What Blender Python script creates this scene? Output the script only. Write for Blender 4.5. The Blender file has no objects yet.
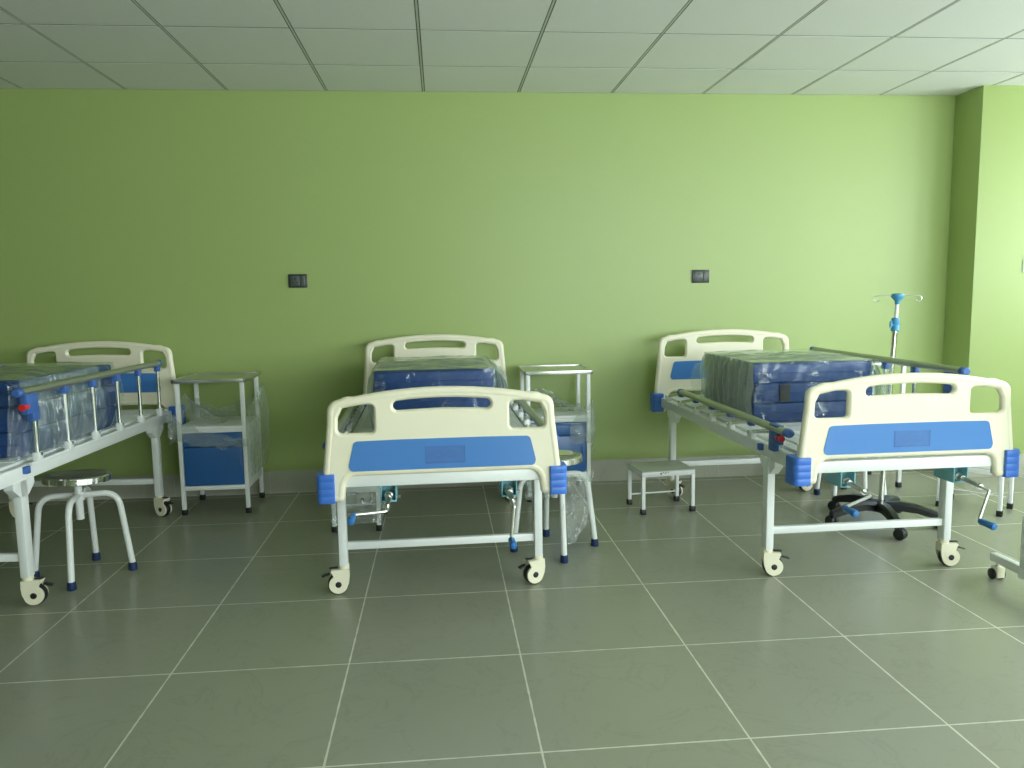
import bpy, bmesh, math, random
from mathutils import Vector, Matrix, noise
from mathutils.geometry import tessellate_polygon
random.seed(7)
PI = math.pi
sc = bpy.context.scene
col = sc.collection

# ------------------------------------------------------------------ materials
def nt(name):
    m = bpy.data.materials.new(name); m.use_nodes = True
    t = m.node_tree; t.nodes.clear()
    return m, t, t.nodes.new('ShaderNodeOutputMaterial')
def N(t, kind, **kw):
    n = t.nodes.new(kind)
    for k, v in kw.items():
        if k.startswith('i_'):
            key = k[2:]
            n.inputs[int(key) if key.isdigit() else key.replace('_', ' ')].default_value = v
        else: setattr(n, k, v)
    return n
def mat(name, c, rough=.5, metal=0., spec=.5, bump=0., bscale=60., vary=0., coat=0.):
    m, t, out = nt(name)
    b = N(t, 'ShaderNodeBsdfPrincipled')
    b.inputs['Base Color'].default_value = (*c, 1); b.inputs['Roughness'].default_value = rough
    b.inputs['Metallic'].default_value = metal; b.inputs['Specular IOR Level'].default_value = spec
    b.inputs['Coat Weight'].default_value = coat
    t.links.new(b.outputs[0], out.inputs[0])
    if bump or vary:
        tc = N(t, 'ShaderNodeTexCoord'); nz = N(t, 'ShaderNodeTexNoise', i_Scale=bscale, i_Detail=4.)
        t.links.new(tc.outputs['Object'], nz.inputs['Vector'])
        if bump:
            bp = N(t, 'ShaderNodeBump', i_Strength=bump, i_Distance=.004)
            t.links.new(nz.outputs[0], bp.inputs['Height']); t.links.new(bp.outputs[0], b.inputs['Normal'])
        if vary:
            mx = N(t, 'ShaderNodeMixRGB', blend_type='MIX')
            mx.inputs[1].default_value = (*[x*(1-vary) for x in c], 1); mx.inputs[2].default_value = (*[min(1, x*(1+vary)) for x in c], 1)
            t.links.new(nz.outputs[0], mx.inputs[0]); t.links.new(mx.outputs[0], b.inputs['Base Color'])
    return m
M = {}
M['cream'] = mat('cream_plastic', (.83, .785, .60), .38, vary=.03, bscale=8)
M['white'] = mat('white_enamel', (.80, .82, .80), .32, vary=.02, bscale=10)
M['deck'] = mat('white_deck', (.74, .77, .76), .4)
M['blue'] = mat('blue_panel', (.07, .22, .56), .25, coat=.3)
M['bumper'] = mat('blue_bumper', (.05, .17, .60), .4)
M['latch'] = mat('blue_latch', (.05, .13, .40), .4)
M['sky'] = mat('light_blue_plastic', (.06, .30, .52), .35)
M['teal'] = mat('teal_metal', (.20, .48, .54), .4)
M['handle'] = mat('blue_grip', (.015, .15, .42), .35)
M['red'] = mat('red_plastic', (.65, .02, .02), .35)
M['chrome'] = mat('chrome', (.82, .82, .80), .16, 1.)
M['seatsteel'] = mat('polished_steel', (.78, .78, .75), .1, 1., bump=.04, bscale=14)
M['steel'] = mat('brushed_steel', (.62, .62, .58), .3, 1.)
M['alu'] = mat('anodised_aluminium', (.40, .42, .36), .38, .75)
M['black'] = mat('black_rubber', (.012, .013, .014), .45)
M['blackplastic'] = mat('black_plastic', (.014, .016, .018), .35)
M['navyfoot'] = mat('navy_rubber', (.012, .03, .10), .45)
M['lockerblue'] = mat('blue_enamel', (.03, .125, .36), .3)
M['grey'] = mat('grey_rubber_top', (.50, .53, .46), .5, bump=.2, bscale=90)
M['socket'] = mat('charcoal_plastic', (.035, .04, .038), .35)
M['socket2'] = mat('grey_plastic', (.075, .085, .08), .35)
M['navy'] = mat('navy_vinyl', (.006, .046, .20), .5, bump=.25, bscale=25, vary=.15)
M['scuff'] = mat('dark_scuff', (.03, .03, .03), .7)
M['switch'] = mat('white_switch', (.85, .87, .86), .3)

def film_mat(name, haze=.05, base=.05, bscale=22., bstr=.9, tint=(.93, .97, .95), stretch=(1, 1, 1), hazecol=(.80, .84, .82), fpow=1.0, crease=.6, patchy=False, smooth=False):
    m, t, out = nt(name)
    tc = N(t, 'ShaderNodeTexCoord'); mp = N(t, 'ShaderNodeMapping'); mp.inputs['Scale'].default_value = stretch
    t.links.new(tc.outputs['Object'], mp.inputs['Vector'])
    nz = N(t, 'ShaderNodeTexNoise', i_Scale=bscale, i_Detail=5., i_Roughness=.55, i_Distortion=1.2)
    t.links.new(mp.outputs[0], nz.inputs['Vector'])
    bp = N(t, 'ShaderNodeBump', i_Strength=bstr, i_Distance=.012)
    t.links.new(nz.outputs[0], bp.inputs['Height'])
    vo = N(t, 'ShaderNodeTexVoronoi', feature='DISTANCE_TO_EDGE', i_Scale=bscale*.8)
    dv = N(t, 'ShaderNodeMixRGB'); dv.inputs[0].default_value = .10; t.links.new(mp.outputs[0], dv.inputs[1]); t.links.new(nz.outputs['Color'], dv.inputs[2]); t.links.new(dv.outputs[0], vo.inputs['Vector'])
    vm = N(t, 'ShaderNodeMapRange'); vm.inputs['From Max'].default_value = .12; t.links.new(vo.outputs['Distance'], vm.inputs['Value'])
    b2 = N(t, 'ShaderNodeBump', i_Strength=crease, i_Distance=.018); t.links.new(vm.outputs[0], b2.inputs['Height']); t.links.new(bp.outputs[0], b2.inputs['Normal'])
    if patchy:
        mk = N(t, 'ShaderNodeTexNoise', i_Scale=9., i_Detail=2.); t.links.new(tc.outputs['Object'], mk.inputs['Vector'])
        mm = N(t, 'ShaderNodeMapRange'); mm.inputs['From Min'].default_value = .50; mm.inputs['From Max'].default_value = .66; mm.inputs['To Max'].default_value = crease
        t.links.new(mk.outputs[0], mm.inputs['Value']); t.links.new(mm.outputs[0], b2.inputs['Strength'])
    bp = b2
    lw = N(t, 'ShaderNodeLayerWeight', i_Blend=.5); fr = N(t, 'ShaderNodeMath', operation='POWER'); fr.inputs[1].default_value = 3.5
    t.links.new(lw.outputs['Facing'], fr.inputs[0])
    if not smooth: t.links.new(bp.outputs[0], lw.inputs['Normal'])
    ad = N(t, 'ShaderNodeMath', operation='MULTIPLY_ADD', use_clamp=True); ad.inputs[1].default_value = fpow; ad.inputs[2].default_value = base
    t.links.new(fr.outputs[0], ad.inputs[0])
    tr = N(t, 'ShaderNodeBsdfTransparent'); tr.inputs[0].default_value = (*tint, 1)
    gl = N(t, 'ShaderNodeBsdfGlossy'); gl.inputs['Color'].default_value = (.95, .97, .96, 1); gl.inputs['Roughness'].default_value = .10
    t.links.new(bp.outputs[0], gl.inputs['Normal'])
    df = N(t, 'ShaderNodeBsdfDiffuse'); df.inputs[0].default_value = (*hazecol, 1); t.links.new(bp.outputs[0], df.inputs['Normal'])
    m1 = N(t, 'ShaderNodeMixShader'); m1.inputs[0].default_value = haze
    t.links.new(tr.outputs[0], m1.inputs[1]); t.links.new(df.outputs[0], m1.inputs[2])
    m2 = N(t, 'ShaderNodeMixShader'); t.links.new(ad.outputs[0], m2.inputs[0])
    t.links.new(m1.outputs[0], m2.inputs[1]); t.links.new(gl.outputs[0], m2.inputs[2])
    t.links.new(m2.outputs[0], out.inputs[0])
    return m
M['film'] = film_mat('clear_plastic_film', haze=.20, base=.10, bscale=13, bstr=.7, fpow=.9, crease=.7, smooth=True)
M['loose'] = film_mat('loose_plastic_film', haze=.07, base=.055, bscale=12, bstr=.5, stretch=(1.2, 1.2, .45), fpow=.8, crease=.5, smooth=True, hazecol=(.75, .82, .85))
M['wrap'] = film_mat('mattress_wrap_film', haze=.006, base=.035, bscale=22, bstr=.10, stretch=(.8, 1, 1.3), fpow=.75, crease=1., patchy=True)
M['wrapside'] = film_mat('pleated_wrap_film', haze=.42, base=.07, bscale=12, bstr=.5, stretch=(2, 2, .35), fpow=1., crease=.4, hazecol=(.60, .66, .58))  # grey-green haze colour paints in the green reflected by the pleated sides
M['wraptop'] = film_mat('top_wrap_film', haze=.24, base=.06, bscale=10, bstr=.5, stretch=(.45, 1.6, 1), fpow=1., crease=.5, hazecol=(.68, .74, .68))  # pale green haze colour paints in the grazing glare on top
M['holder'] = film_mat('clear_card_pocket', haze=.02, base=.0, bscale=6, bstr=.0, tint=(.93, .94, .96), fpow=.5, crease=0.)

def wall_mat():
    m, t, out = nt('green_wall_paint')
    b = N(t, 'ShaderNodeBsdfPrincipled'); b.inputs['Roughness'].default_value = .42; b.inputs['Specular IOR Level'].default_value = .5
    tc = N(t, 'ShaderNodeTexCoord'); nz = N(t, 'ShaderNodeTexNoise', i_Scale=1.6, i_Detail=3.); t.links.new(tc.outputs['Object'], nz.inputs['Vector'])
    mx = N(t, 'ShaderNodeMixRGB'); mx.inputs[1].default_value = (.330, .425, .142, 1); mx.inputs[2].default_value = (.340, .438, .152, 1)
    t.links.new(nz.outputs[0], mx.inputs[0]); t.links.new(mx.outputs[0], b.inputs['Base Color'])
    n2 = N(t, 'ShaderNodeTexNoise', i_Scale=140., i_Detail=3.); t.links.new(tc.outputs['Object'], n2.inputs['Vector'])
    bp = N(t, 'ShaderNodeBump', i_Strength=.08, i_Distance=.003); t.links.new(n2.outputs[0], bp.inputs['Height']); t.links.new(bp.outputs[0], b.inputs['Normal'])
    t.links.new(b.outputs[0], out.inputs[0]); return m
M['wall'] = wall_mat()
M['ceil'] = mat('ceiling_tile', (.80, .80, .78), .85, bump=.25, bscale=120, vary=.03)
M['ceilshade'] = mat('ceiling_gap_shade', (.09, .10, .075), .9)  # dark colour paints the shade in the ceiling reveals, which have hardly any depth
M['tbar'] = mat('ceiling_t_bar', (.55, .57, .52), .5)

def tile_mat(name, sx, sy, ox, oy, gw, cA, cB, grout, rough, axes='xy', vein=True):
    """square tiles with thin grout lines, by object position in metres"""
    m, t, out = nt(name)
    b = N(t, 'ShaderNodeBsdfPrincipled'); b.inputs['Specular IOR Level'].default_value = .36
    tc = N(t, 'ShaderNodeTexCoord'); sp = N(t, 'ShaderNodeSeparateXYZ'); t.links.new(tc.outputs['Object'], sp.inputs[0])
    def dist(sock, s, o):
        a = N(t, 'ShaderNodeMath', operation='SUBTRACT'); t.links.new(sock, a.inputs[0]); a.inputs[1].default_value = o
        p = N(t, 'ShaderNodeMath', operation='PINGPONG'); t.links.new(a.outputs[0], p.inputs[0]); p.inputs[1].default_value = s/2
        return p.outputs[0]
    d = dist(sp.outputs[0], sx, ox)
    if sy:
        mn = N(t, 'ShaderNodeMath', operation='MINIMUM'); t.links.new(d, mn.inputs[0]); t.links.new(dist(sp.outputs[1], sy, oy), mn.inputs[1]); d = mn.outputs[0]
    wob = N(t, 'ShaderNodeTexNoise', i_Scale=18., i_Detail=3.); t.links.new(tc.outputs['Object'], wob.inputs['Vector'])
    gwn = N(t, 'ShaderNodeMath', operation='MULTIPLY'); t.links.new(wob.outputs[0], gwn.inputs[0]); gwn.inputs[1].default_value = gw*2
    lt = N(t, 'ShaderNodeMath', operation='LESS_THAN'); t.links.new(d, lt.inputs[0]); t.links.new(gwn.outputs[0], lt.inputs[1])
    nz = N(t, 'ShaderNodeTexNoise', i_Scale=3.5, i_Detail=6., i_Roughness=.6); t.links.new(tc.outputs['Object'], nz.inputs['Vector'])
    mx = N(t, 'ShaderNodeMixRGB'); mx.inputs[1].default_value = (*cA, 1); mx.inputs[2].default_value = (*cB, 1)
    t.links.new(nz.outputs[0], mx.inputs[0]); c = mx.outputs[0]
    if vein:
        vn = N(t, 'ShaderNodeTexNoise', i_Scale=2.6, i_Detail=8., i_Roughness=.62, i_Distortion=1.6); t.links.new(tc.outputs['Object'], vn.inputs['Vector'])
        s1 = N(t, 'ShaderNodeMath', operation='SUBTRACT'); t.links.new(vn.outputs[0], s1.inputs[0]); s1.inputs[1].default_value = .5
        ab = N(t, 'ShaderNodeMath', operation='ABSOLUTE'); t.links.new(s1.outputs[0], ab.inputs[0])
        mr = N(t, 'ShaderNodeMapRange'); mr.inputs['From Min'].default_value = 0; mr.inputs['From Max'].default_value = .014; mr.inputs['To Min'].default_value = .22; mr.inputs['To Max'].default_value = 0.
        t.links.new(ab.outputs[0], mr.inputs['Value'])
        mv = N(t, 'ShaderNodeMixRGB'); mv.inputs[2].default_value = (*[x*.62 for x in cA], 1)
        t.links.new(mr.outputs[0], mv.inputs[0]); t.links.new(c, mv.inputs[1]); c = mv.outputs[0]
    mg = N(t, 'ShaderNodeMixRGB'); mg.inputs[2].default_value = (*grout, 1)
    t.links.new(lt.outputs[0], mg.inputs[0]); t.links.new(c, mg.inputs[1]); t.links.new(mg.outputs[0], b.inputs['Base Color'])
    rr = N(t, 'ShaderNodeMapRange'); rr.inputs['To Min'].default_value = rough; rr.inputs['To Max'].default_value = .8
    t.links.new(lt.outputs[0], rr.inputs['Value']); t.links.new(rr.outputs[0], b.inputs['Roughness'])
    bn = N(t, 'ShaderNodeTexNoise', i_Scale=45., i_Detail=4.); t.links.new(tc.outputs['Object'], bn.inputs['Vector'])
    bp = N(t, 'ShaderNodeBump', i_Strength=.05, i_Distance=.004); t.links.new(bn.outputs[0], bp.inputs['Height']); t.links.new(bp.outputs[0], b.inputs['Normal'])
    t.links.new(b.outputs[0], out.inputs[0]); return m
M['floor'] = tile_mat('floor_tile', .6011, .6011, -1.552, 3.8454, .0028, (.285, .295, .222), (.305, .315, .238), (.58, .58, .46), .27)
M['skirt'] = tile_mat('skirting_tile', .6011, 0, -1.135, 0, .0016, (.36, .36, .29), (.42, .42, .34), (.5, .5, .42), .35)

# ------------------------------------------------------------------ mesh builder
def fillet(pts, seg=6):
    """pts: (x, z[, radius]) closed polygon -> rounded polygon"""
    out = []; n = len(pts)
    for i, p in enumerate(pts):
        r = p[2] if len(p) > 2 else 0
        P = Vector(p[:2]); A = Vector(pts[i-1][:2]); B = Vector(pts[(i+1) % n][:2])
        u = A-P; v = B-P; lu, lv = u.length, v.length
        if r <= 0 or lu < 1e-6 or lv < 1e-6: out.append(P); continue
        u.normalize(); v.normalize(); ang = u.angle(v)
        if ang > PI-.02: out.append(P); continue
        tl = min(r/math.tan(ang/2), lu*.49, lv*.49); r = tl*math.tan(ang/2)
        c = P+(u+v).normalized()*(r/math.sin(ang/2))
        a0 = (P+u*tl)-c; a1 = (P+v*tl)-c
        th = math.atan2(a0.x*a1.y-a0.y*a1.x, a0.dot(a1))
        for k in range(seg+1):
            a = th*k/seg; out.append(c+Vector((a0.x*math.cos(a)-a0.y*math.sin(a), a0.x*math.sin(a)+a0.y*math.cos(a))))
    return out
def area2(p): return sum(p[i-1].x*p[i].y-p[i].x*p[i-1].y for i in range(len(p)))/2
def inset(poly, d):
    """move a closed polygon towards its inside by d (negative = outwards)"""
    s = 1 if area2(poly) > 0 else -1; n = len(poly); out = []
    for i in range(n):
        a = (poly[i]-poly[i-1]); b = (poly[(i+1) % n]-poly[i])
        t = (a.normalized() if a.length > 1e-7 else Vector((0, 0)))+(b.normalized() if b.length > 1e-7 else Vector((0, 0)))
        if t.length < 1e-6: out.append(poly[i].copy()); continue
        t.normalize(); out.append(poly[i]+Vector((-t.y, t.x))*s*d)
    return out
def bend(pts, r, seg=6):
    """round the inner corners of an open 3-D polyline"""
    pts = [Vector(p) for p in pts]; out = [pts[0]]
    for i in range(1, len(pts)-1):
        P = pts[i]; u = pts[i-1]-P; v = pts[i+1]-P
        ang = u.angle(v)
        if ang > PI-.03: out.append(P); continue
        tl = min(r/math.tan(ang/2), u.length*.48, v.length*.48)
        A = P+u.normalized()*tl; B = P+v.normalized()*tl
        for k in range(seg+1):
            t = k/seg; out.append(A*(1-t)**2+P*2*t*(1-t)+B*t*t)
    out.append(pts[-1]); return out

class MB:
    def __init__(s): s.bm = bmesh.new(); s.mats = []
    def _m(s, m):
        if m not in s.mats: s.mats.append(m)
        return s.mats.index(m)
    def _add(s, verts, faces, m, X=None):
        vs = [s.bm.verts.new(X @ Vector(v) if X else v) for v in verts]; k = s._m(m); fs = []
        for f in faces:
            try: fc = s.bm.faces.new([vs[i] for i in f]); fc.material_index = k; fs.append(fc)
            except ValueError: pass
        return vs, fs
    def box(s, x0, x1, y0, y1, z0, z1, m, bev=.003, seg=2, X=None):
        v = [(x, y, z) for z in (z0, z1) for y in (y0, y1) for x in (x0, x1)]
        f = [(0, 2, 3, 1), (4, 5, 7, 6), (0, 1, 5, 4), (2, 6, 7, 3), (0, 4, 6, 2), (1, 3, 7, 5)]
        vs, fs = s._add(v, f, m, X)
        if bev:
            b = min(bev, .45*min(abs(x1-x0), abs(y1-y0), abs(z1-z0)))
            es = list({e for fc in fs for e in fc.edges})
            r = bmesh.ops.bevel(s.bm, geom=es, offset=b, segments=seg, profile=.5, affect='EDGES', clamp_overlap=True)
            k = s._m(m)
            for fc in r['faces']: fc.material_index = k
        return s
    def tube(s, pts, r, m, seg=12, closed=False, flat=1., X=None):
        pts = [Vector(p) for p in pts]; n = len(pts); V = []; F = []
        up = None
        for i in range(n):
            if closed: t = pts[(i+1) % n]-pts[i-1]
            else: t = pts[min(i+1, n-1)]-pts[max(i-1, 0)]
            t.normalize()
            if up is None:
                up = Vector((0, 0, 1)) if abs(t.z) < .9 else Vector((1, 0, 0))
            up = (up-t*up.dot(t)).normalized(); sd = t.cross(up)
            rr = r(i/(n-1)) if callable(r) else r
            for k in range(seg):
                a = 2*PI*k/seg; V.append(pts[i]+sd*math.cos(a)*rr*flat+up*math.sin(a)*rr)
        for i in range(n if closed else n-1):
            j = (i+1) % n
            for k in range(seg):
                k2 = (k+1) % seg; F.append((i*seg+k, i*seg+k2, j*seg+k2, j*seg+k))
        if not closed:
            F.append(tuple(range(seg-1, -1, -1))); F.append(tuple((n-1)*seg+k for k in range(seg)))
        s._add(V, F, m, X); return s
    def lathe(s, prof, m, seg=28, X=None):
        """prof: list of (r, z) about the local z axis"""
        V = []; F = []; n = len(prof)
        for r, z in prof:
            for k in range(seg):
                a = 2*PI*k/seg; V.append((r*math.cos(a), r*math.sin(a), z))
        for i in range(n-1):
            for k in range(seg):
                k2 = (k+1) % seg; F.append((i*seg+k, i*seg+k2, (i+1)*seg+k2, (i+1)*seg+k))
        if prof[0][0] > 1e-5: F.append(tuple(range(seg-1, -1, -1)))
        if prof[-1][0] > 1e-5: F.append(tuple((n-1)*seg+k for k in range(seg)))
        s._add(V, F, m, X); return s
    def plate(s, outer, holes, y0, y1, m, X=None):
        """polygon in (x, z) with holes, extruded from y0 to y1"""
        loops = [outer]+list(holes)
        tb = bmesh.new()
        for l in loops:
            vs = [tb.verts.new((p.x, p.y, 0)) for p in l]
            for i in range(len(vs)): tb.edges.new((vs[i-1], vs[i]))
        tb.verts.index_update()
        bmesh.ops.triangle_fill(tb, use_beauty=True, use_dissolve=False, edges=tb.edges[:], normal=(0, 0, 1))
        tb.verts.index_update(); tri = [tuple(v.index for v in fc.verts) for fc in tb.faces]; tb.free()
        flat = [p for l in loops for p in l]; n = len(flat)
        V = [(p.x, y0, p.y) for p in flat]+[(p.x, y1, p.y) for p in flat]; F = []
        for t in tri:
            a, b, c = (flat[i] for i in t)
            if (b-a).x*(c-a).y-(b-a).y*(c-a).x < 0: t = (t[0], t[2], t[1])
            F.append(tuple(t)); F.append((t[2]+n, t[1]+n, t[0]+n))
        o = 0
        for l in loops:
            for i in range(len(l)):
                j = (i+1) % len(l); F.append((o+i, o+i+n, o+j+n, o+j))
            o += len(l)
        s._add(V, F, m, X); return s
    def grid(s, fn, nu, nv, m, X=None, wrap=False):
        V = [fn(i/(nu-1) if not wrap else i/nu, j/(nv-1)) for j in range(nv) for i in range(nu)]
        F = []
        for j in range(nv-1):
            for i in range(nu if wrap else nu-1):
                i2 = (i+1) % nu; F.append((j*nu+i, j*nu+i2, (j+1)*nu+i2, (j+1)*nu+i))
        s._add(V, F, m, X); return s
    def build(s, name, parent=None, recalc=True, sharp=.6):
        if recalc: bmesh.ops.recalc_face_normals(s.bm, faces=s.bm.faces[:])
        me = bpy.data.meshes.new(name); s.bm.to_mesh(me); s.bm.free()
        for m in s.mats: me.materials.append(m)
        for p in me.polygons: p.use_smooth = True
        me.set_sharp_from_angle(angle=sharp)
        o = bpy.data.objects.new(name, me); col.objects.link(o)
        if parent: o.parent = parent
        return o
def empty(name, loc, rz, label, cat, group=None):
    o = bpy.data.objects.new(name, None); col.objects.link(o); o.empty_display_size = .1
    o.location = loc; o.rotation_euler = (0, 0, rz); o['label'] = label; o['category'] = cat
    if group: o['group'] = group
    return o
def struct(o): o['kind'] = 'structure'; return o
def Rz(a): return Matrix.Rotation(a, 4, 'Z')
def T(x, y, z): return Matrix.Translation((x, y, z))

# ------------------------------------------------------------------ room
XL, XR, YF, YB, HC = -8.0, 5.4, -3.2, 5.1235, 2.5404
XP, YP = 3.462, 4.85                      # the pier in the right-hand corner
b = MB(); b.box(XL-.2, XR+.2, YF-.2, YB+.2, -.12, 0, M['floor'], 0); struct(b.build('floor'))
# ceiling: backing painted dark as the shade in the reveals, tiles, T-bars between the columns of tiles
b = MB(); b.box(XL-.2, XR+.2, YF-.2, YB+.2, HC+.0012, HC+.12, M['ceilshade'], 0)
x0 = -2.473; ys = [YB, YB-.5626]
while ys[-1] > YF: ys.append(ys[-1]-.6)
i0 = math.floor((XL-x0)/.6)-1
for i in range(i0, i0+26):
    xa = x0+.6*i
    if xa > XR: break
    for a, c in zip(ys[1:], ys[:-1]):
        dz = random.uniform(-.0005, .0005)
        b.box(max(XL-.1, xa+.0100), xa+.5900, a+.006, c-.006, HC+dz, HC+.012, M['ceil'], 0)
    b.box(xa-.0048, xa+.0048, YF, YB, HC, HC+.01, M['tbar'], 0)
struct(b.build('ceiling'))
b = MB(); b.box(XL-.2, XP, YB, YB+.15, -.1, HC+.1, M['wall'], 0); struct(b.build('wall_back'))
b = MB(); b.box(XP, XR+.2, YP, YB+.15, -.1, HC+.1, M['wall'], .004, 2); struct(b.build('wall_corner'))
b = MB(); b.box(XL-.15, XL, YF-.2, YB+.15, -.1, HC+.1, M['wall'], 0); struct(b.build('wall_left'))
def windowed_wall(name, axis, pos, t, a0, a1, wins, z0, z1):
    b = MB()
    def bx(u0, u1, za, zb):
        if axis == 'x': b.box(pos, pos+t, u0, u1, za, zb, M['wall'], 0)
        else: b.box(u0, u1, pos, pos+t, za, zb, M['wall'], 0)
    bx(a0, a1, -.1, z0); bx(a0, a1, z1, HC+.1)
    e = [a0]+[v for w in wins for v in w]+[a1]
    for k in range(0, len(e), 2): bx(e[k], e[k+1], z0, z1)
    return struct(b.build(name))
WR = [(-2.9, -1.0), (-.6, 1.7), (2.1, 4.3)]; ZW = (.98, 2.42); ZF = (.6, 2.42)
windowed_wall('wall_right', 'x', XR, .15, YF-.2, YP, WR, *ZW)
WF = [(1.2, 3.0), (3.3, 5.1)]
windowed_wall('wall_front', 'y', YF-.15, .15, XL, XR, WF, *ZF)
def win(name, axis, pos, u0, u1, z0, z1):
    b = MB(); w = .05
    segs = [(u0, u0+w, z0, z1), (u1-w, u1, z0, z1), (u0, u1, z0, z0+w), (u0, u1, z1-w, z1), ((u0+u1)/2-w/2, (u0+u1)/2+w/2, z0, z1)]
    for a, c, e, f in segs:
        if axis == 'x': b.box(pos+.05, pos+.1, a, c, e, f, M['white'], .004)
        else: b.box(a, c, pos+.05, pos+.1, e, f, M['white'], .004)
    return struct(b.build(name))
for k, (u0, u1) in enumerate(WR): win('window_%d' % (k+1), 'x', XR, u0, u1, *ZW)
for k, (u0, u1) in enumerate(WF): win('window_%d' % (k+4), 'y', YF-.15, u0, u1, *ZF)
b = MB(); b.box(XL, XP-.012, YB-.012, YB, 0, .148, M['skirt'], .002); struct(b.build('baseboard_back'))
b = MB(); b.box(XP-.012, XP, YP-.012, YB-.012, 0, .148, M['skirt'], .002); b.box(XP-.012, XR, YP-.012, YP, 0, .148, M['skirt'], .002); struct(b.build('baseboard_corner'))

# ------------------------------------------------------------------ hospital beds
def board_polys(head):
    d = .093 if head else 0.; da = .033 if head else 0.
    zt = lambda x: .931+d-.27*x*x
    half = [(-.384, .49, .016), (-.463, .49, .016), (-.4635, .60+d*.6, .05), (-.441, .795+d, .05), (-.436, zt(.436)+.003, .062)]
    top = [(x, zt(x)) for x in (-.36, -.30, -.24, -.18, -.12, -.06, 0, .06, .12, .18, .24, .30, .36)]
    mir = [(-p[0], p[1], p[2]) for p in reversed(half)]
    arch = [(.372, .588+da, .05), (.30, .590+da), (-.30, .590+da), (-.372, .588+da, .05)]
    outer = fillet(half+top+mir+arch)
    def cut(s):
        p = [(.401, .759, .018), (.398, .82, .03), (.375, .8675, .03), (.262, .867, .016), (.262, .759, .016)]
        q = [(s*x, z+d, r) for x, z, r in p]
        return fillet(q if s > 0 else list(reversed(q)))
    slot = [(-.188, .862+d-.0215+.001, .02), (-.188, .877+d, .018)]+[(x, .888+d-.27*x*x) for x in (-.13, -.06, 0, .06, .13)]+[(.188, .877+d, .018), (.188, .8415+d, .02), (.12, .8445+d), (0, .848+d), (-.12, .8445+d)]
    slot = [(-.188, .8415+d, .02)]+slot[1:]
    return outer, [cut(1), cut(-1), fillet(slot)], d
def make_board(parent, head, y, facing):
    """facing -1: outer face towards -y (foot end)"""
    outer, holes, d = board_polys(head)
    r = .0185; b = MB()
    o2 = inset(outer, r); h2 = [inset(h, -.0165) for h in holes]
    b.plate(inset(outer, .010), [inset(h, -.010) for h in holes], y-.0165, y+.0165, M['cream'])
    b.tube([(p.x, y, p.y) for p in o2], r, M['cream'], 12, True)
    for h in h2: b.tube([(p.x, y, p.y) for p in h], .0168, M['cream'], 12, True)
    # moulded ledge line above the blue inlay
    bo = b.build('headboard' if head else 'footboard', parent)
    pn = fillet([(-.356, .611+d, .018), (-.363, .632+d, .03), (-.340, .728+d, .018), (-.16, .7305+d), (.16, .7305+d), (.340, .728+d, .018), (.363, .632+d, .03), (.356, .611+d, .018)])
    b = MB(); b.plate(pn, [], y-.0195, y+.0195, M['blue']); b.build('blue_panel', bo)
    if not head:
        b = MB(); yy = y-.0195
        b.box(-.068, .085, yy-.0045, yy-.0005, .634, .7, M['holder'], .001, 1)
        for a in ((-.068, -.0655, .634, .70), (.0825, .085, .634, .70), (-.068, .085, .634, .6365)):
            b.box(a[0], a[1], yy-.007, yy-.0002, a[2], a[3], M['holder'], .0008, 1)
        b.tube([( -.02+.018*math.cos(t*PI/8), yy-.0048, .668+.013*math.sin(t*PI/8)) for t in range(16)], .0012, M['holder'], 6, True)
        b.tube([(.03+.016*math.cos(t*PI/8), yy-.0048, .668+.012*math.sin(t*PI/8)) for t in range(16)], .0012, M['holder'], 6, True)
        b.build('card_pocket', bo)
    for s in (-1, 1):
        b = MB(); xa, xb = (.4175, .487)
        ya, yb = (y-.03, y+.06) if facing < 0 else (y-.06, y+.03)
        zz = (.49, .604) if not head else (.50, .618)
        n = 4; h = (zz[1]-zz[0])/n
        poly = fillet([(xa, ya, .004), (xb, ya, .022), (xb, yb, .012), (xa, yb, .004)], 5)
        rows = []
        for k in range(n):
            z0 = zz[0]+k*h
            rows += [(z0+.0006, -.0010), (z0+.0026, 0), (z0+h-.0026, 0), (z0+h-.0006, -.0010)]
        V = []; F = []; m_ = len(poly)
        for z, off in rows:
            q = inset(poly, -off)
            V += [(s*p.x, p.y, z) for p in q]
        for i in range(len(rows)-1):
            for k in range(m_): F.append((i*m_+k, i*m_+(k+1) % m_, (i+1)*m_+(k+1) % m_, (i+1)*m_+k))
        F.append(tuple(range(m_-1, -1, -1))); F.append(tuple((len(rows)-1)*m_+k for k in range(m_)))
        b._add(V, F, M['bumper']); b.build('corner_bumper', bo)
    return bo
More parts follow.
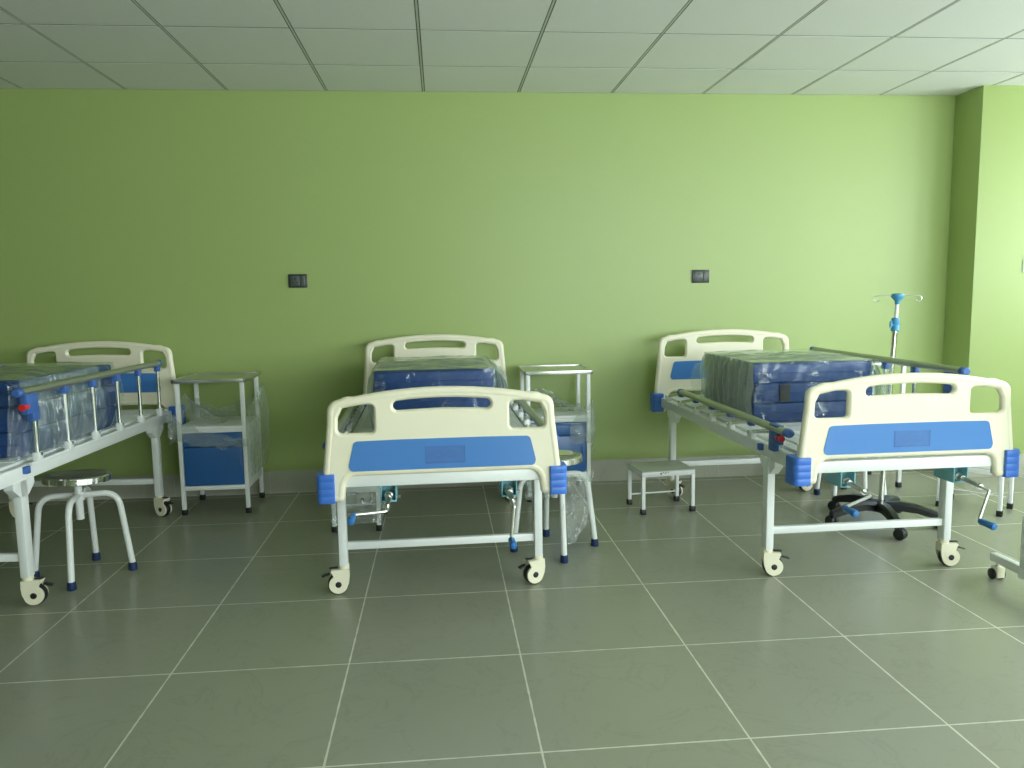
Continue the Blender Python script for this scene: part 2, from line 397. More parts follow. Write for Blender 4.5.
def caster(parent, x, y, yaw):
    """swivel caster whose wheel trails along yaw (0 = +x)"""
    X = T(x, y, 0) @ Rz(yaw) @ Matrix.Scale(.85, 4); R = .053; ox = .03
    b = MB()
    b.lathe([(.0225, .118), (.026, .121), (.026, .149), (.023, .153), (0, .153)], M['cream'], 20, X)
    # fork cheeks: stem blending into a round disc on either side of the tyre
    disc = [Vector((ox+.0465*math.cos(a), R+.0465*math.sin(a))) for a in [math.radians(k) for k in range(-150, 61, 10)]]
    out = [Vector((.060, .112)), Vector((.066, .118)), Vector((.064, .126)), Vector((.024, .130)), Vector((-.024, .130)), Vector((-.026, .09)), Vector((-.022, .06))]
    poly = disc+out
    b.plate(poly, [], -.030, -.0185, M['cream'], X); b.plate(poly, [], .0185, .030, M['cream'], X)
    crown = [Vector((.064, .112)), Vector((.064, .128)), Vector((-.024, .130)), Vector((-.026, .085)), Vector((-.021, .085))]
    b.plate(crown, [], -.019, .019, M['cream'], X)
    h = b.build('caster', parent)
    b = MB(); Xw = X @ T(ox, 0, R) @ Matrix.Rotation(PI/2, 4, 'X')
    b.lathe([(.02, -.016), (.049, -.016), (R-.0005, -.010), (R, 0), (R-.0005, .010), (.049, .016), (.02, .016)], M['black'], 32, Xw); b.build('wheel', h)
    for s in (-1, 1):
        b = MB(); b.lathe([(.0155, .029*s), (.0155, .0315*s), (.012, .033*s), (0, .033*s)] if s > 0 else [(0, -.033), (.012, -.033), (.0155, -.0315), (.0155, -.029)], M['black'], 18, Xw)
        b.build('axle_cap', h)
    b = MB(); b.box(.045, .088, -.014, .014, .098, .105, M['black'], .002, X=X @ T(0, 0, .02) @ Matrix.Rotation(.28, 4, 'Y'))
    b.build('brake_pedal', h); b = MB(); b.box(.03, .074, -.012, .012, .131, .136, M['black'], .002, X=X); b.build('brake_pedal', h)
    return h
def crank(parent, x, ang):
    """ang: direction of the arm in the x-z plane, 0 = +x, -90 deg = down"""
    b = MB(); zs = .478
    b.box(x-.032, x+.032, .09, .22, .456, .462, M['teal'], .002)
    b.box(x-.032, x-.027, .09, .22, .456, .53, M['teal'], .001); b.box(x+.027, x+.032, .09, .22, .456, .53, M['teal'], .001)
    b.box(x-.032, x+.032, .15, .156, .455, .53, M['teal'], .001)
    b.lathe([(.019, 0), (.019, .05), (.013, .054), (.013, .075), (0, .075)], M['steel'], 16, T(x, .150, zs) @ Matrix.Rotation(PI/2, 4, 'X'))
    b.lathe([(.007, 0), (.007, .016), (0, .016)], M['steel'], 10, T(x+.030, .12, .47) @ Matrix.Rotation(PI/2, 4, 'Y'))
    br = b.build('crank_bracket', parent)
    dx, dz = math.cos(ang), math.sin(ang); L = .124
    b = MB(); p1 = (x, -.08, zs-.012); p2 = (x+dx*L, -.095, zs-.014+dz*L); p3 = (x+dx*L, -.12, zs-.016+dz*L)
    b.tube(bend([(x, .12, zs), p1, p2, p3], .014), .0065, M['steel'], 10)
    b.tube([(x, .09, zs), (x, -.03, zs-.008)], .010, M['steel'], 12); b.tube([(x, -.022, zs-.008), (x, -.034, zs-.009)], .013, M['chrome'], 12)
    b.build('crank_rod', br)
    b = MB()
    b.lathe([(0, 0), (.011, .001), (.0135, .008), (.0125, .03), (.0145, .06), (.0145, .074), (.011, .082), (0, .084)], M['handle'], 16,
            T(x+dx*L, -.10, zs-.015+dz*L) @ Matrix.Rotation(PI/2, 4, 'X'))
    b.build('crank_handle', br)
def side_rail(parent, s, folded, rs):
    """s = +1 right side, -1 left side; posts pivot at their feet and swing towards the foot end"""
    xr = s*.452; zp = .628; L = .266; th = math.radians(79) if folded else 0.
    dy, dz = -math.sin(th)*L, math.cos(th)*L
    ys = [(.49 if folded else rs)+.25*i for i in range(6)]
    b = MB(); zb = zp+dz
    y0, y1 = ys[0]-.10+dy, ys[-1]+.014+dy
    # oval top bar
    b.tube([(xr, y0, zb+.008), (xr, y1, zb+.008)], .0165, M['alu'], 16, flat=1.25)
    rb = b.build('side_rail', parent)
    for yy, sg in ((y0, -1), (y1, 1)):
        b = MB(); b.tube([(xr, yy-sg*.01, zb+.008), (xr, yy+sg*.014, zb+.008), (xr, yy+sg*.02, zb+.008)], lambda t: .0185 if t < .8 else .013, M['latch'], 14, flat=1.2); b.build('end_cap', rb)
    for i, yy in enumerate(ys):
        b = MB(); b.tube([(xr, yy+dy*.02, zp+dz*.02), (xr, yy+dy*.96, zp+dz*.96)], .0095, M['chrome'], 12); b.build('rail_post', rb)
        b = MB()
        Xc = T(xr, yy+dy*.92, zp+dz*.92)
        b.box(-.013, .013, -.02, .02, -.018, .022, M['latch'], .004, X=Xc); b.build('post_clip', rb)
        b = MB(); b.box(xr-.014, xr+.014, yy-.02, yy+.02, .596, .637, M['white'], .004)
        b.tube([(xr+s*.012, yy, zp), (xr+s*.019, yy, zp)], .008, M['chrome'], 10); b.build('post_bracket', rb)
    b = MB(); b.box(xr-.008, xr+.008, ys[0]-.06, ys[-1]+.06, .588, .602, M['white'], .003); b.build('rail_channel', rb)
    # latch block at the foot end of the rail
    Xl = T(xr, ys[0]+dy*.86-.02, zp+dz*.86) @ Matrix.Rotation(th*.0, 4, 'X')
    b = MB(); b.box(-.016, .016, -.05, .035, -.05, .035, M['latch'], .006, X=Xl)
    b.box(-.014, .014, -.01, .04, -.085, -.03, M['latch'], .005, X=Xl); lb = b.build('latch_block', rb)
    b = MB(); b.lathe([(.0, 0), (.012, .0), (.013, .012), (.009, .018), (.009, .028), (.014, .032), (.014, .042), (0, .044)], M['red'], 16, Xl @ T(s*.006, -.045, -.018) @ Matrix.Rotation(PI/2, 4, 'X') @ T(0, 0, -.012)); b.build('release_knob', rb)
    b = MB(); b.box(xr-.004 if s < 0 else xr-.03, xr+.03 if s < 0 else xr+.004, .395, .422, .560, .590, M['latch'], .003, X=T(-s*.012 if False else 0, 0, 0)); b.build('stop_block', rb)
    return rb
def make_bed(loc, rz, label, left_folded, right_folded, yaws, cranks, fy, ldx=0., bz=0., rs=.44):
    t = empty('hospital_bed', loc, rz, label, 'bed', 'hospital beds in the ward')
    b = MB()
    for s in (-1, 1):
        xa, xb = sorted((s*.402, s*.436)); b.box(xa, xb, .03, 1.985, .532, .594, M['white'], .005)
        for yy in (fy, 1.72):       # gussets over the legs
            g = fillet([(yy-.075, .535), (yy+.075, .535), (yy+.075, .51, .01), (yy+.028, .47, .01), (yy-.028, .47, .01), (yy-.075, .51, .01)], 3)
            b.plate(g, [], min(s*.402, s*.440), max(s*.402, s*.440), M['white'], Matrix(((0, 1, 0, 0), (1, 0, 0, 0), (0, 0, 1, 0), (0, 0, 0, 1))))
    b.box(-.43, .43, .022, .062, .538, .586, M['white'], .005); b.box(-.43, .43, 1.945, 1.985, .538, .60, M['white'], .005)
    for yy in (.62, 1.0, 1.38): b.box(-.41, .41, yy-.015, yy+.015, .545, .585, M['white'], .003)
    b.build('frame', t)
    for y0, y1 in ((.075, .50), (.506, .78), (.786, 1.10), (1.106, 1.935)):
        b = MB(); b.box(-.398, .398, y0, y1, .590, .606, M['deck'], .005)
        n = max(2, int((y1-y0)/.14))
        for k in range(n):
            yy = y0+(k+.5)*(y1-y0)/n
            for xx in (-.28, 0, .28): b.box(xx-.1, xx+.1, yy-.012, yy+.012, .604, .6085, M['deck'], .002)
        b.build('deck_panel', t)
    for s in (-1, 1):               # wire loops that keep the mattress in place at the foot
        b = MB(); b.tube(bend([(s*.41, .12, .59), (s*.41, .12, .64), (s*.41, .27, .64), (s*.41, .27, .59)], .02), .005, M['white'], 8); b.build('mattress_guard', t)
    k = 0
    for yy in (fy, 1.72):
        for s in (-1, 1):
            b = MB(); b.box(ldx+s*.4225-.0175, ldx+s*.4225+.0175, yy-.025, yy+.025, .124, .54, M['white'], .004); b.build('leg', t)
            caster(t, ldx+s*.4225, yy, yaws[k]); k += 1
        b = MB(); b.box(ldx-.405, ldx+.405, yy-.013, yy+.013, .192, .225, M['white'], .004); b.build('crossbar', t)
    make_board(t, False, .02, -1).location.z = bz; make_board(t, True, 2.0, 1)
    for x, a in cranks: crank(t, x, a)
    side_rail(t, -1, left_folded, rs); side_rail(t, 1, right_folded, rs)
    return t
D = math.radians
make_bed((-2.203, 2.985, 0), -.06, 'hospital bed cut off by the left edge, its near side rail raised', False, False,
         [D(20), D(8), D(20), D(-25)], [(-.22, D(-90)), (.28, D(-90))], .39, 0, 0, .485)
make_bed((-.004, 2.995, 0), .019, 'hospital bed in the middle with both side rails folded down and footboard facing the camera', True, True,
         [D(184), D(200), D(160), D(20)], [(-.22, D(181)), (.265, D(-97))], .33, -.010, -.006)
make_bed((1.868, 2.945, 0), .018, 'hospital bed in front of the drip stand, near rail folded down and far rail raised', True, False,
         [D(-8), D(-6), D(-60), D(10)], [(-.205, D(197)), (.295, D(-113))], .345, -.008, .006, .42)

# ------------------------------------------------------------------ wrapped folded mattresses
def fold_mattress(loc, rz, w, dpt, h, label, bulge=.012, sides=('wrapside', 'wrapside')):
    t = empty('folded_mattress', loc, rz, label, 'mattress', 'plastic wrapped folded mattresses')
    n = 3; lh = h/n
    for k in range(n):
        b = MB(); jx = (.0, .008, -.004)[k]
        b.box(-w/2+jx, w/2+jx, -dpt/2+.004*k, dpt/2-.003*k, k*lh+.0005, (k+1)*lh-.0005, M['navy'], .011, 4)
        b.box(-w/2+jx+.004, w/2+jx-.004, -dpt/2+.004*k-.002, dpt/2, k*lh+lh/2-.003, k*lh+lh/2+.003, M['navy'], .002, 1)
        b.build('mattress_layer', t)
    if h == .297:
        b = MB(); b.box(-w/2+.135, -w/2+.19, -dpt/2-.004, -dpt/2+.004, lh*1.06, lh*1.94, M['scuff'], .002); b.build('dark_strap', t)
    W, Dp, H = w/2+.012, dpt/2+.012, h+.010
    b = MB()
    def wrinkle(P, nrm, amt):
        q = P+Vector((loc[0]*3, 1.7, 0))
        a = noise.noise(Vector((q.x*9, q.y*9, q.z*5)))*.5+abs(noise.noise(Vector((q.x*22, q.y*22, q.z*7))))*.5
        return P+nrm*(a*amt)
    nn = 40
    def side(u, v):
        # around the bundle, four sides with rounded corners, bottom tucked in
        per = [(-W, -Dp), (W, -Dp), (W, Dp), (-W, Dp)]
        f = (u*4) % 4; i = int(f); fr = f-i; A = Vector(per[i]); B = Vector(per[(i+1) % 4]); p = A.lerp(B, fr)
        c = Vector((p.x, p.y)); rr = .97+.03*min(1, 4*min(fr, 1-fr)*2); c *= rr
        nrm = Vector((0, -1, 0)) if i == 0 else Vector((1, 0, 0)) if i == 1 else Vector((0, 1, 0)) if i == 2 else Vector((-1, 0, 0))
        P = Vector((c.x, c.y, v*H))
        amt = .016 if i in (0, 2) else .026
        edge = min(1, (1-v)*8+.1)*min(1, v*8+.35)
        Q = wrinkle(P, nrm, amt*edge)
        if i in (1, 3): Q += nrm*(.017*math.sin(fr*62+2.5*noise.noise(Vector((fr*5, v*2, loc[0]))))*edge*.5+(bulge if i == 1 else .012)*edge*math.sin(v*PI))
        return Q
    for i in range(4):
        b.grid(lambda u, v, i=i: side((i+u*.9999)/4, v), 90, 26, M[sides[0]] if i == 1 else M[sides[1]] if i == 3 else M['wrap'])
    def top(u, v):
        x = (u-.5)*2*W*.985; y = (v-.5)*2*Dp*.985; e = min(1, 9*min(u, 1-u, v, 1-v))
        z = H+e*(.006+.012*noise.noise(Vector((x*6+loc[0], y*9, 0)))+.006*noise.noise(Vector((x*18, y*24, loc[0]))))
        return Vector((x, y, z))
    b.grid(top, nn, nn, M['wraptop'])
    # loose gathered ends of the bag
    def flap_left(u, v):
        y = Dp*(.45+.62*u); z = H*(.10+.84*v*(1-.2*u))
        return Vector((-W-.012-.05*u*math.sin(v*PI*.9)-.010*abs(noise.noise(Vector((u*4, v*3, loc[0])))), y, z+.012*noise.noise(Vector((u*4, v*3, 7)))))
    def flap_right(u, v):
        y = -Dp-.012+Dp*1.5*u; z = H*(1.0-.90*v)
        out = bulge*(.35+1.0*math.sin(min(1, v*1.15)*PI*.6))*(1-.3*u)
        return Vector((W-.006+out+.016*abs(noise.noise(Vector((u*7, v*3, loc[0]+3))))+.004*noise.noise(Vector((u*20, v*7, 4))), y, z+.012*noise.noise(Vector((u*5, v*4, 17)))))
    if sides[1] != 'wrap': b.grid(flap_left, 30, 22, M['loose'])
    b.grid(flap_right, 44, 36, M['loose'])
    if sides[1] == 'wrap':   # crumpled tail lying against the raised rail
        def tail(u, v):
            y = -Dp-.07+.62*u; z = H*(.95-.94*v)
            return Vector((W+.012+.030*v*math.sin(u*PI)+.020*abs(noise.noise(Vector((u*9, v*2.2, 41))))-.05*max(0, .2-u), y-.05*v*(1-u)+.06*v*u, z+.012*noise.noise(Vector((u*6, v*4, 2)))))
        b.grid(tail, 60, 40, M['loose'])
    b.build('plastic_wrap', t, recalc=False, sharp=1.4)
    return t
fold_mattress((-2.065, 3.90, .6095), -.06, .60, .86, .325, 'navy mattress folded under crinkled clear plastic beside the raised rail, cut by the left edge', .05, ('wrap', 'wrap'))
fold_mattress((-.043, 4.19, .6095), .019, .585, .76, .295, 'navy mattress folded under clear plastic on the middle bed, top showing over the footboard', .05)
fold_mattress((1.855, 4.11, .6095), .010, .625, .71, .297, 'navy mattress folded in three under pleated clear plastic in front of the drip stand', .05)

# ------------------------------------------------------------------ bedside lockers
def locker(x0, y0, w, d, label, film):
    t = empty('bedside_locker', (x0, y0, 0), 0, label, 'locker', 'bedside lockers')
    p = .024; zt = .80
    for xx in (0, w-p):
        for yy in (0, d-p):
            b = MB(); b.box(xx, xx+p, yy, yy+p, .028, zt-.012, M['white'], .003); lg = b.build('post', t)
            b = MB(); b.box(xx-.003, xx+p+.003, yy-.003, yy+p+.003, 0, .034, M['black'], .004); b.build('rubber_foot', lg)
    b = MB()
    b.box(-.01, w+.01, -.01, d+.01, zt-.004, zt, M['steel'], .001, 1)
    for a in ((-.012, w+.012, -.012, -.002), (-.012, w+.012, d+.002, d+.012), (-.012, -.002, -.012, d+.012), (w+.002, w+.012, -.012, d+.012)):
        b.box(*a, zt-.016, zt+.007, M['steel'], .002)
    b.build('steel_top', t)
    b = MB(); b.box(.002, w-.002, .002, d-.002, .512, .528, M['white'], .003); b.build('shelf', t)
    b = MB(); zc0, zc1 = .148, .512
    b.box(.003, .008, p, d-p, zc0, zc1, M['white'], .001); b.box(w-.008, w-.003, p, d-p, zc0, zc1, M['white'], .001)
    b.box(p, w-p, d-.009, d-.004, zc0, zc1, M['white'], .001); b.box(p, w-p, .006, d-.006, zc0, zc0+.008, M['white'], .001)
    b.box(p, w-p, 0, .022, .490, .512, M['white'], .002); b.box(p, w-p, 0, .022, zc0, zc0+.026, M['white'], .002)
    b.build('cabinet_body', t)
    b = MB(); b.box(p+.004, w-p-.004, -.001, .018, .408, .488, M['lockerblue'], .003)
    b.box(p+.12, w-p-.004-.012, -.004, .004, .470, .486, M['lockerblue'], .003); b.build('drawer', t)
    b = MB(); b.box(p+.004, w-p-.004, -.001, .018, .177, .404, M['lockerblue'], .003); dr = b.build('door', t)
    b = MB(); b.box(w-p-.03, w-p-.018, -.009, 0, .29, .34, M['lockerblue'], .002); b.build('door_pull', dr)
    if film: 
        b = MB(); film(b, w, d); b.build('plastic_film', t, recalc=False, sharp=1.5)
    return t
nz3 = lambda a, b_, c: noise.noise(Vector((a, b_, c)))
def film_one(b, w, d):
    # rumpled band sagging across the front, left corner to right corner
    def band(u, v):
        x = -.045+u*(w+.06); zc = .545-.115*u-.03*math.sin(u*PI); hh = (.14-.10*u)
        return Vector((x+.012*nz3(u*6, v*5, 1), -.02-.018*abs(nz3(u*9, v*8, 3))-.012*nz3(u*20, v*15, 3), zc+(v-.55)*hh+.02*nz3(u*8, v*3, 5)))
    b.grid(band, 60, 22, M['film'])
    def left(u, v):
        y = -.02+u*(d*.7); return Vector((-.035-.03*abs(nz3(u*6, v*6, 8)), y, .43+.16*v+.03*nz3(u*5, v*4, 2)))
    b.grid(left, 26, 18, M['film'])
    def right(u, v):
        y = .0+u*(d+.02); z = .22+v*.53*(.75+.25*u)
        return Vector((w+.018+.03*math.sin(v*PI)*u+.022*abs(nz3(u*5, v*7, 4))+.01*nz3(u*17, v*13, 6), y, z))
    b.grid(right, 34, 44, M['film'])
    def back(u, v):  # thin sheet drooping between the posts above the shelf
        x = .02+u*(w-.04); return Vector((x, d*.78-.12*v*u+.02*nz3(u*6, v*6, 14), .535+.21*(1-v)*(.25+.75*abs(u-.45))+.03*nz3(u*7, v*5, 3)))
    b.grid(back, 30, 16, M['film'])
    def peak(u, v):   # corner of the film pulled up against the back left post
        x = -.01+.26*u; top = .535+.20*(1-u)**2*(.6+.4*v)
        return Vector((x, .06+.26*v+.03*nz3(u*5, v*5, 3), .531+(top-.531)*abs(math.sin(v*2.6+.4))+.03*abs(nz3(u*9, v*8, 13))))
    b.grid(peak, 30, 24, M['film'])
def film_two(b, w, d):
    def drape(u, v):
        x = .02+u*(w+.005); z = .70-.17*u**1.3+.0*v-.10*v*(1-u*.4)
        return Vector((x, .05+.22*v+.03*nz3(u*6, v*5, 21), z+.035*nz3(u*7, v*6, 11)+.015*nz3(u*18, v*15, 2)))
    b.grid(drape, 50, 26, M['film'])
    def right(u, v):
        y = -.015+u*(d*.8); z = .30+v*.32
        return Vector((w+.016+.03*abs(nz3(u*6, v*6, 5))*math.sin(v*PI)+.014*nz3(u*15, v*11, 16), y, z))
    b.grid(right, 30, 34, M['film'])
    def front(u, v):
        x = w-.13+u*.145; z = .36+.26*v*(.5+.5*u)
        return Vector((x, -.018-.016*abs(nz3(u*6, v*8, 31)), z+.02*nz3(u*5, v*5, 8)))
    b.grid(front, 26, 30, M['film'])
locker(-1.548, 4.655, .392, .378, 'white and blue bedside locker draped in torn film beside the leftmost bed', film_one)
locker(.502, 4.655, .392, .378, 'white and blue bedside locker behind a stool, right of the middle bed', film_two)
locker(2.522, 4.665, .392, .378, 'bedside locker almost hidden behind the drip stand, only its white posts showing', None)

# ------------------------------------------------------------------ round stools
def stool(loc, rz, label, tilt=(0, 0), film=None):
    t = empty('round_stool', loc, rz, label, 'stool', 'round steel stools')
    b = MB(); X = T(0, 0, .466) @ Matrix.Rotation(tilt[0], 4, 'X') @ Matrix.Rotation(tilt[1], 4, 'Y')
    b.lathe([(0, -.004), (.06, -.002), (.105, .004), (.130, .011), (.138, .011), (.142, .006), (.142, -.018), (.138, -.021), (.131, -.014), (.05, -.012), (0, -.012)], M['seatsteel'], 48, X)
    b.build('seat', t)
    b = MB(); b.tube([(0, 0, .265), (0, 0, .455)], .017, M['white'], 16); b.tube([(0, 0, .355), (0, 0, .395)], .024, M['white'], 16)
    b.lathe([(.02, .444), (.055, .449), (.055, .4535), (0, .4535)], M['steel'], 20); b.build('centre_column', t)
    for k in range(4):
        a = PI/4+k*PI/2; c, s_ = math.cos(a), math.sin(a)
        b = MB(); zz = .378
        b.tube(bend([(.018*c, .018*s_, zz), (.165*c, .165*s_, zz+.004), (.208*c, .208*s_, .03)], .085, 8), .0142, M['white'], 12); lg = b.build('leg', t)
        b = MB(); b.lathe([(.018, 0), (.020, .004), (.018, .036), (.012, .039)], M['navyfoot'], 16, T(.207*c, .207*s_, 0)); b.build('rubber_foot', lg)
    if film:
        b = MB(); film(b); b.build('plastic_film', t, recalc=False, sharp=1.5)
    return t
def rot_for(dx, dy): return math.atan2(dy, dx)-PI/4
def film_stool(b):
    a0 = 0
    def sheet(u, v):
        p = Vector((.205, -.0)).lerp(Vector((0, .205)), u)   # between two feet (before the stool's own turn of 45 deg)
        p.rotate(Matrix.Rotation(-PI/4, 2))
        k = .86+.16*(1-v)
        z = .40-.30*v+.0*u-.05*v*math.sin(u*PI*1.3)
        d = .05*nz3(u*4, v*3, 2)+.018*abs(nz3(u*9, v*7, 7))
        return Vector((p.x*k*(.95+d*3), p.y*k*(.95+d*3), z+.012*nz3(u*6, v*6, 4)))
    b.grid(sheet, 36, 40, M['film'])
    def sheet2(u, v):
        a = PI*.9+u*PI*.9; r = .14+.03*nz3(u*6, v*5, 3); return Vector((r*math.cos(a), r*math.sin(a), .41-.19*v*(1-.5*u)+.02*nz3(u*8, v*6, 6)))
    b.grid(sheet2, 34, 24, M['film'])
stool((-1.69, 3.705, 0), rot_for(.033, -.205)+PI*0, 'round steel stool standing in the open in front of the locker at the left', (D(.5), D(-3.6)))
stool((.54, 3.772, 0), rot_for(.20, .015), 'round steel stool with plastic film hanging from it, beside the middle bed', (0, D(-2)), film_stool)
stool((2.43, 4.41, 0), rot_for(-.161, -.120), 'round stool hidden behind the right bed by the drip stand, only legs showing')

# ------------------------------------------------------------------ step stools
def step_stool(loc, rz, w, d, h, label, film=False, scuffs=True):
    """origin at its front left foot, x along the front"""
    t = empty('step_stool', loc, rz, label, 'step stool', 'white step stools')
    p = .022
    b = MB(); b.box(0, w, 0, d, h-.007, h, M['grey'], .003); b.build('platform', t)
    b = MB()
    for a in ((0, w, 0, p), (0, w, d-p, d), (0, p, p, d-p), (w-p, w, p, d-p)): b.box(*a, h-.034, h-.005, M['white'], .003)
    if scuffs:
        for xx, ww, zz in ((.108, .014, .017), (.124, .008, .014), (.136, .012, .016), (.155, .006, .014), (.112, .006, .024)):
            b.box(xx, xx+ww, -.0012, .001, h-zz, h-zz+.0045, M['scuff'], 0)
    b.build('apron', t)
    for xx in (0, w-p):
        for yy in (0, d-p):
            b = MB(); b.box(xx, xx+p, yy, yy+p, .02, h-.03, M['white'], .003); lg = b.build('leg', t)
            b = MB(); b.box(xx-.004, xx+p+.004, yy-.004, yy+p+.004, 0, .032, M['black'], .004); b.build('rubber_foot', lg)
    b = MB(); b.tube([(p*.5, d-p*.5, .062), (w-p*.5, d-p*.5, .062)], .005, M['white'], 8); b.build('stretcher', t)
    if film:
        b = MB()
        def wrap(u, v):
            per = [(-.012, -.012), (w+.012, -.012), (w+.012, d+.012), (-.012, d+.012)]
            f = (u*4) % 4; i = int(f); A = Vector(per[i]); B = Vector(per[(i+1) % 4]); q = A.lerp(B, f-i)
            c = Vector((w/2, d/2)); q = c+(q-c)*(1+.16*abs(nz3(u*22, v*6, 3))+.05*nz3(u*50, v*15, 5)-.10*(1-v))
            return Vector((q.x, q.y, .045+v*(h-.035)+.02*nz3(u*16, v*3, 8)*(1-v)))
        b.grid(wrap, 120, 22, M['film'], wrap=True); b.build('plastic_film', t, recalc=False, sharp=1.5)
    return t
step_stool((1.120, 4.286, 0), .11, .325, .25, .252, 'white step stool with dark scuff marks standing in the open between two beds')
step_stool((-.615, 4.197, 0), -.02, .262, .34, .252, 'plastic wrapped white step stool under the middle bed', True, False)
step_stool((2.862, 4.229, 0), math.atan2(3.971-4.229, 3.072-2.862), .333, .235, .262, 'step stool in the right corner, only its legs showing beyond the drip stand', False, False)

# ------------------------------------------------------------------ drip stand
t = empty('drip_stand', (2.352, 3.955, 0), 0, 'tall drip stand with blue collar, two wire hooks and black star base', 'drip stand')
LEAN = Vector((.043, 0, 1)).normalized()
def along(z): return LEAN*(z/LEAN.z)
b = MB(); b.lathe([(.05, .075), (.052, .10), (.04, .118), (.022, .125), (0, .125)], M['blackplastic'], 24); hub = b.build('star_base', t)
for k in range(5):
    a = D(-102+72*k); R = .285
    b = MB(); pts = [(.03, .098), (.10, .108), (.18, .10), (.25, .082), (.29, .07)]
    V = []; F = []
    for i, (r_, z) in enumerate(pts):
        hw = .030-.010*i/4; ht = .026-.009*i/4
        for (yy, zz) in ((-hw, -ht), (hw, -ht), (hw, ht*.4), (hw*.6, ht), (-hw*.6, ht), (-hw, ht*.4)): V.append((r_, yy, z+zz))
    for i in range(4):
        for j in range(6): F.append((i*6+j, i*6+(j+1) % 6, (i+1)*6+(j+1) % 6, (i+1)*6+j))
    F.append((5, 4, 3, 2, 1, 0)); F.append(tuple(24+j for j in range(6)))
    b._add(V, F, M['blackplastic'], Rz(a)); b.build('base_arm', t)
    b = MB(); Xc = Rz(a) @ T(.278, 0, 0) @ Rz(random.uniform(-.6, .9)-a*.3)
    b.tube([(0, 0, .045), (0, 0, .075)], .007, M['blackplastic'], 10, X=Xc)
    for s in (-1, 1):
        b.lathe([(0, -.008), (.024, -.011), (.030, -.005), (.030, .005), (.024, .011), (0, .011)], M['black'], 20, Xc @ T(.012, s*.0135, .030) @ Matrix.Rotation(PI/2, 4, 'X'))
    b.box(-.008, .026, -.006, .006, .024, .05, M['blackplastic'], .004, X=Xc); b.build('base_caster', t)
b = MB(); b.tube([along(.11), along(1.06)], .0145, M['chrome'], 16); b.build('lower_pole', t)
b = MB(); b.tube([along(1.0), along(1.228)], .0095, M['white'], 14); up = b.build('upper_pole', t); up['label'] = 'slim white upper tube'
b = MB()
for i, z in enumerate((1.032, 1.022, 1.012, 1.0, .99, .978)):
    q = along(z); b.box(q.x-.004, q.x+.003+.002*(i % 2), q.y-.0152, q.y-.0125, z, z+.006, M['scuff'], 0)
b.build('height_marks', t)
q = along(1.06); b = MB(); b.lathe([(.018, 0), (.021, .004), (.021, .03), (.019, .034), (.021, .038), (.020, .066), (.013, .072), (0, .072)], M['sky'], 20, T(q.x, q.y, 1.045))
b.tube([(q.x, q.y, 1.08), (q.x-.034, q.y-.01, 1.08)], .007, M['sky'], 10); b.tube([(q.x-.03, q.y-.009, 1.065), (q.x-.03, q.y-.009, 1.1)], .006, M['sky'], 10); b.build('height_collar', t)
q = along(1.222); b = MB(); b.lathe([(.012, -.03), (.014, -.012), (.030, .006), (.033, .014), (.031, .024), (.012, .028), (0, .028)], M['sky'], 20, T(q.x, q.y, 1.217)); b.build('top_cap', t)
for a in (PI, 0):
    b = MB(); c, s_ = math.cos(a), math.sin(a); pts = [(.02, 1.235), (.07, 1.234), (.118, 1.232)]
    for k in range(1, 8):
        th = PI/2-k*D(36); pts.append((.118+.016*math.cos(th), 1.216+.016*math.sin(th)))
    b.tube([(q.x+r_*c, q.y+r_*s_+.0, z) for r_, z in pts], .0026, M['steel'], 8); b.build('wire_hook', t)

# ------------------------------------------------------------------ overbed table at the right edge
t = empty('overbed_table', (2.378, 2.90, 0), 0, 'white overbed table post and caster foot cut off by the right edge of the photo', 'table')
b = MB(); b.box(-.017+.022, .017+.022, -.5, .235, .075, .112, M['white'], .004); b.box(.05, .80, -.018, .018, .078, .110, M['white'], .004); b.box(.70-.017, .70+.017, -.5, .235, .075, .112, M['white'], .004)
b.box(-.026, .05, -.026, .026, .075, .12, M['white'], .004); b.build('base_frame', t)
for xx, yy in ((.022, .205), (.022, -.47), (.70, .205), (.70, -.47)):
    b = MB(); b.box(xx-.018, xx+.018, yy-.026, yy+.02, .012, .06, M['cream'], .004); b.tube([(xx, yy, .05), (xx, yy, .078)], .008, M['steel'], 10); c = b.build('table_caster', t)
    for s in (-1, 1):
        b = MB(); b.lathe([(0, -.006), (.018, -.006), (.024, -.003), (.024, .003), (.018, .006), (0, .006)], M['black'], 20, T(xx+s*.022, yy+.004, .024) @ Matrix.Rotation(PI/2, 4, 'Y')); b.build('wheel', c)
b = MB(); b.box(-.024, .024, -.024, .024, .11, .34, M['white'], .004); b.build('outer_post', t)
b = MB(); b.box(-.017, .017, -.017, .017, .33, .86, M['white'], .004); b.build('inner_post', t)
b = MB(); b.box(-.016, .10, -.03, .03, .80, .87, M['latch'], .005); b.build('table_bracket', t)
b = MB(); b.box(.085, .83, -.2, .2, .87, .892, M['cream'], .008); b.build('tabletop', t)

# ------------------------------------------------------------------ wall fittings
def socket(x, z, label):
    t = empty('wall_socket', (x, YB, z), 0, label, 'socket', 'dark wall sockets')
    b = MB(); b.box(-.059, .059, -.009, 0, -.043, .043, M['socket'], .004); b.build('face_plate', t)
    b = MB(); b.box(-.044, .012, -.0115, -.006, -.030, .030, M['socket2'], .002); si = b.build('socket_insert', t)
    for xx, zz, r_ in ((-.016, .013, .0055), (-.029, -.011, .0045), (-.003, -.011, .0045)):
        b = MB(); b.lathe([(r_, 0), (r_, .001), (0, .001)], M['scuff'], 14, T(xx, -.0112, zz) @ Matrix.Rotation(PI/2, 4, 'X')); b.build('pin_hole', si)
    b = MB(); b.box(.016, .044, -.013, -.006, -.030, .030, M['socket2'], .003); b.build('rocker_switch', t)
socket(-.8995, 1.3725, 'dark grey wall socket above the left locker, left of the two sockets')
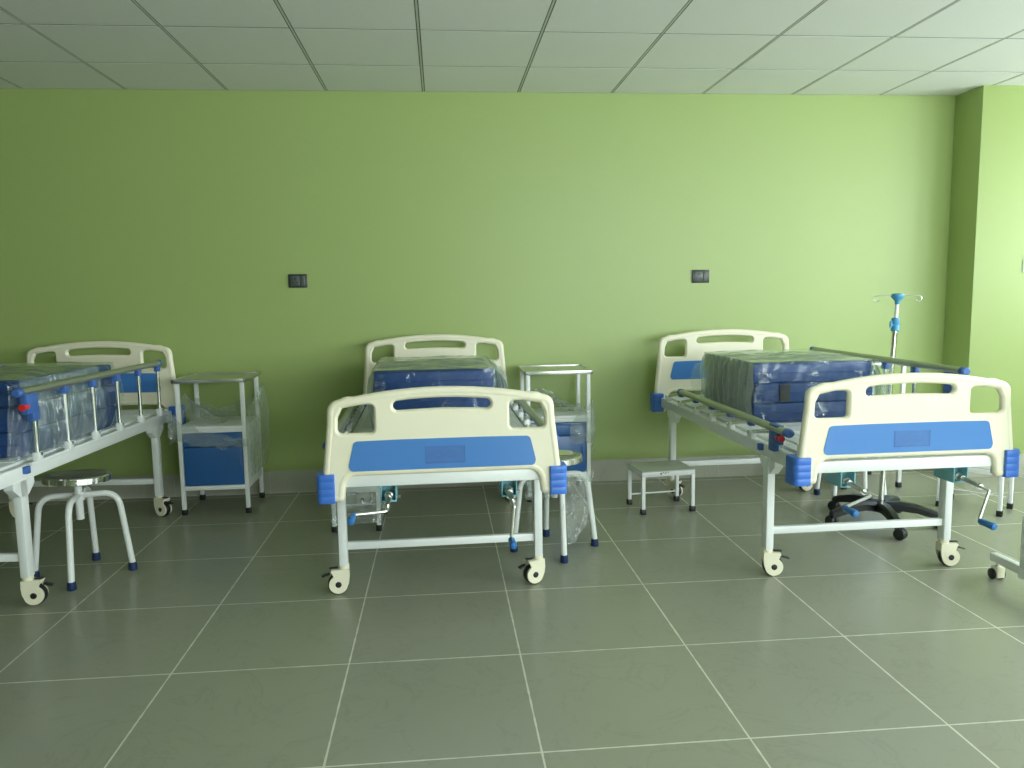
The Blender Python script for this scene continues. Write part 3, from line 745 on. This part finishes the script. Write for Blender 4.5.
socket(1.728, 1.3675, 'dark grey wall socket above the right bed, right of the two sockets')
t = empty('wall_switch', (3.855, YP, 1.405), 0, 'small white switch plate on the bright right wall at the photo edge', 'switch')
b = MB(); b.box(-.058, .058, -.01, 0, -.043, .043, M['switch'], .004); b.build('face_plate', t)
for k in range(2):
    b = MB(); b.box(-.046+.048*k, -.002+.048*k, -.013, -.006, -.03, .03, M['switch'], .003); b.build('rocker_switch', t)

# ------------------------------------------------------------------ camera
f, yaw, pitch, roll, H = 782.41, .0891, .1167, -.0149, 1.2807
cy, sy, cp, sp, cr, sr = math.cos(yaw), math.sin(yaw), math.cos(pitch), math.sin(pitch), math.cos(roll), math.sin(roll)
fw = Vector((sy*cp, cy*cp, -sp)); r0 = Vector((cy, -sy, 0)); u0 = r0.cross(fw)
r1 = r0*cr+u0*sr; u1 = -r0*sr+u0*cr
cam = bpy.data.cameras.new('camera'); co = bpy.data.objects.new('camera', cam); col.objects.link(co)
cam.sensor_width = 36; cam.lens = f/1024*36; cam.clip_start = .05
co.matrix_world = Matrix(((r1.x, u1.x, -fw.x, 0), (r1.y, u1.y, -fw.y, 0), (r1.z, u1.z, -fw.z, H), (0, 0, 0, 1)))
sc.camera = co

# ------------------------------------------------------------------ daylight through the windows
w = bpy.data.worlds.new('daylight'); sc.world = w; w.use_nodes = True
bg = w.node_tree.nodes['Background']; bg.inputs[0].default_value = (.86, .96, 1.0, 1); bg.inputs[1].default_value = 13.0
def portal(name, loc, rot, sx, sy):
    l = bpy.data.lights.new(name, 'AREA'); l.shape = 'RECTANGLE'; l.size = sx; l.size_y = sy; l.cycles.is_portal = True
    o = bpy.data.objects.new(name, l); col.objects.link(o); o.location = loc; o.rotation_euler = rot
zc = sum(ZW)/2; zh = ZW[1]-ZW[0]
for u0_, u1_ in WR: portal('window_daylight', (XR+.12, (u0_+u1_)/2, zc), (0, PI/2, 0), zh, u1_-u0_)
for u0_, u1_ in WF: portal('window_daylight', ((u0_+u1_)/2, YF-.12, sum(ZF)/2), (PI/2, 0, 0), u1_-u0_, ZF[1]-ZF[0])

sc.view_settings.view_transform = 'Standard'; sc.view_settings.look = 'None'
sc.view_settings.gamma = 1; sc.view_settings.use_curve_mapping = False; sc.view_settings.exposure = 0.
sc.cycles.use_denoising = True; sc.cycles.max_bounces = 10; sc.cycles.diffuse_bounces = 6; sc.cycles.transparent_max_bounces = 24
sc.cycles.sample_clamp_indirect = 8.
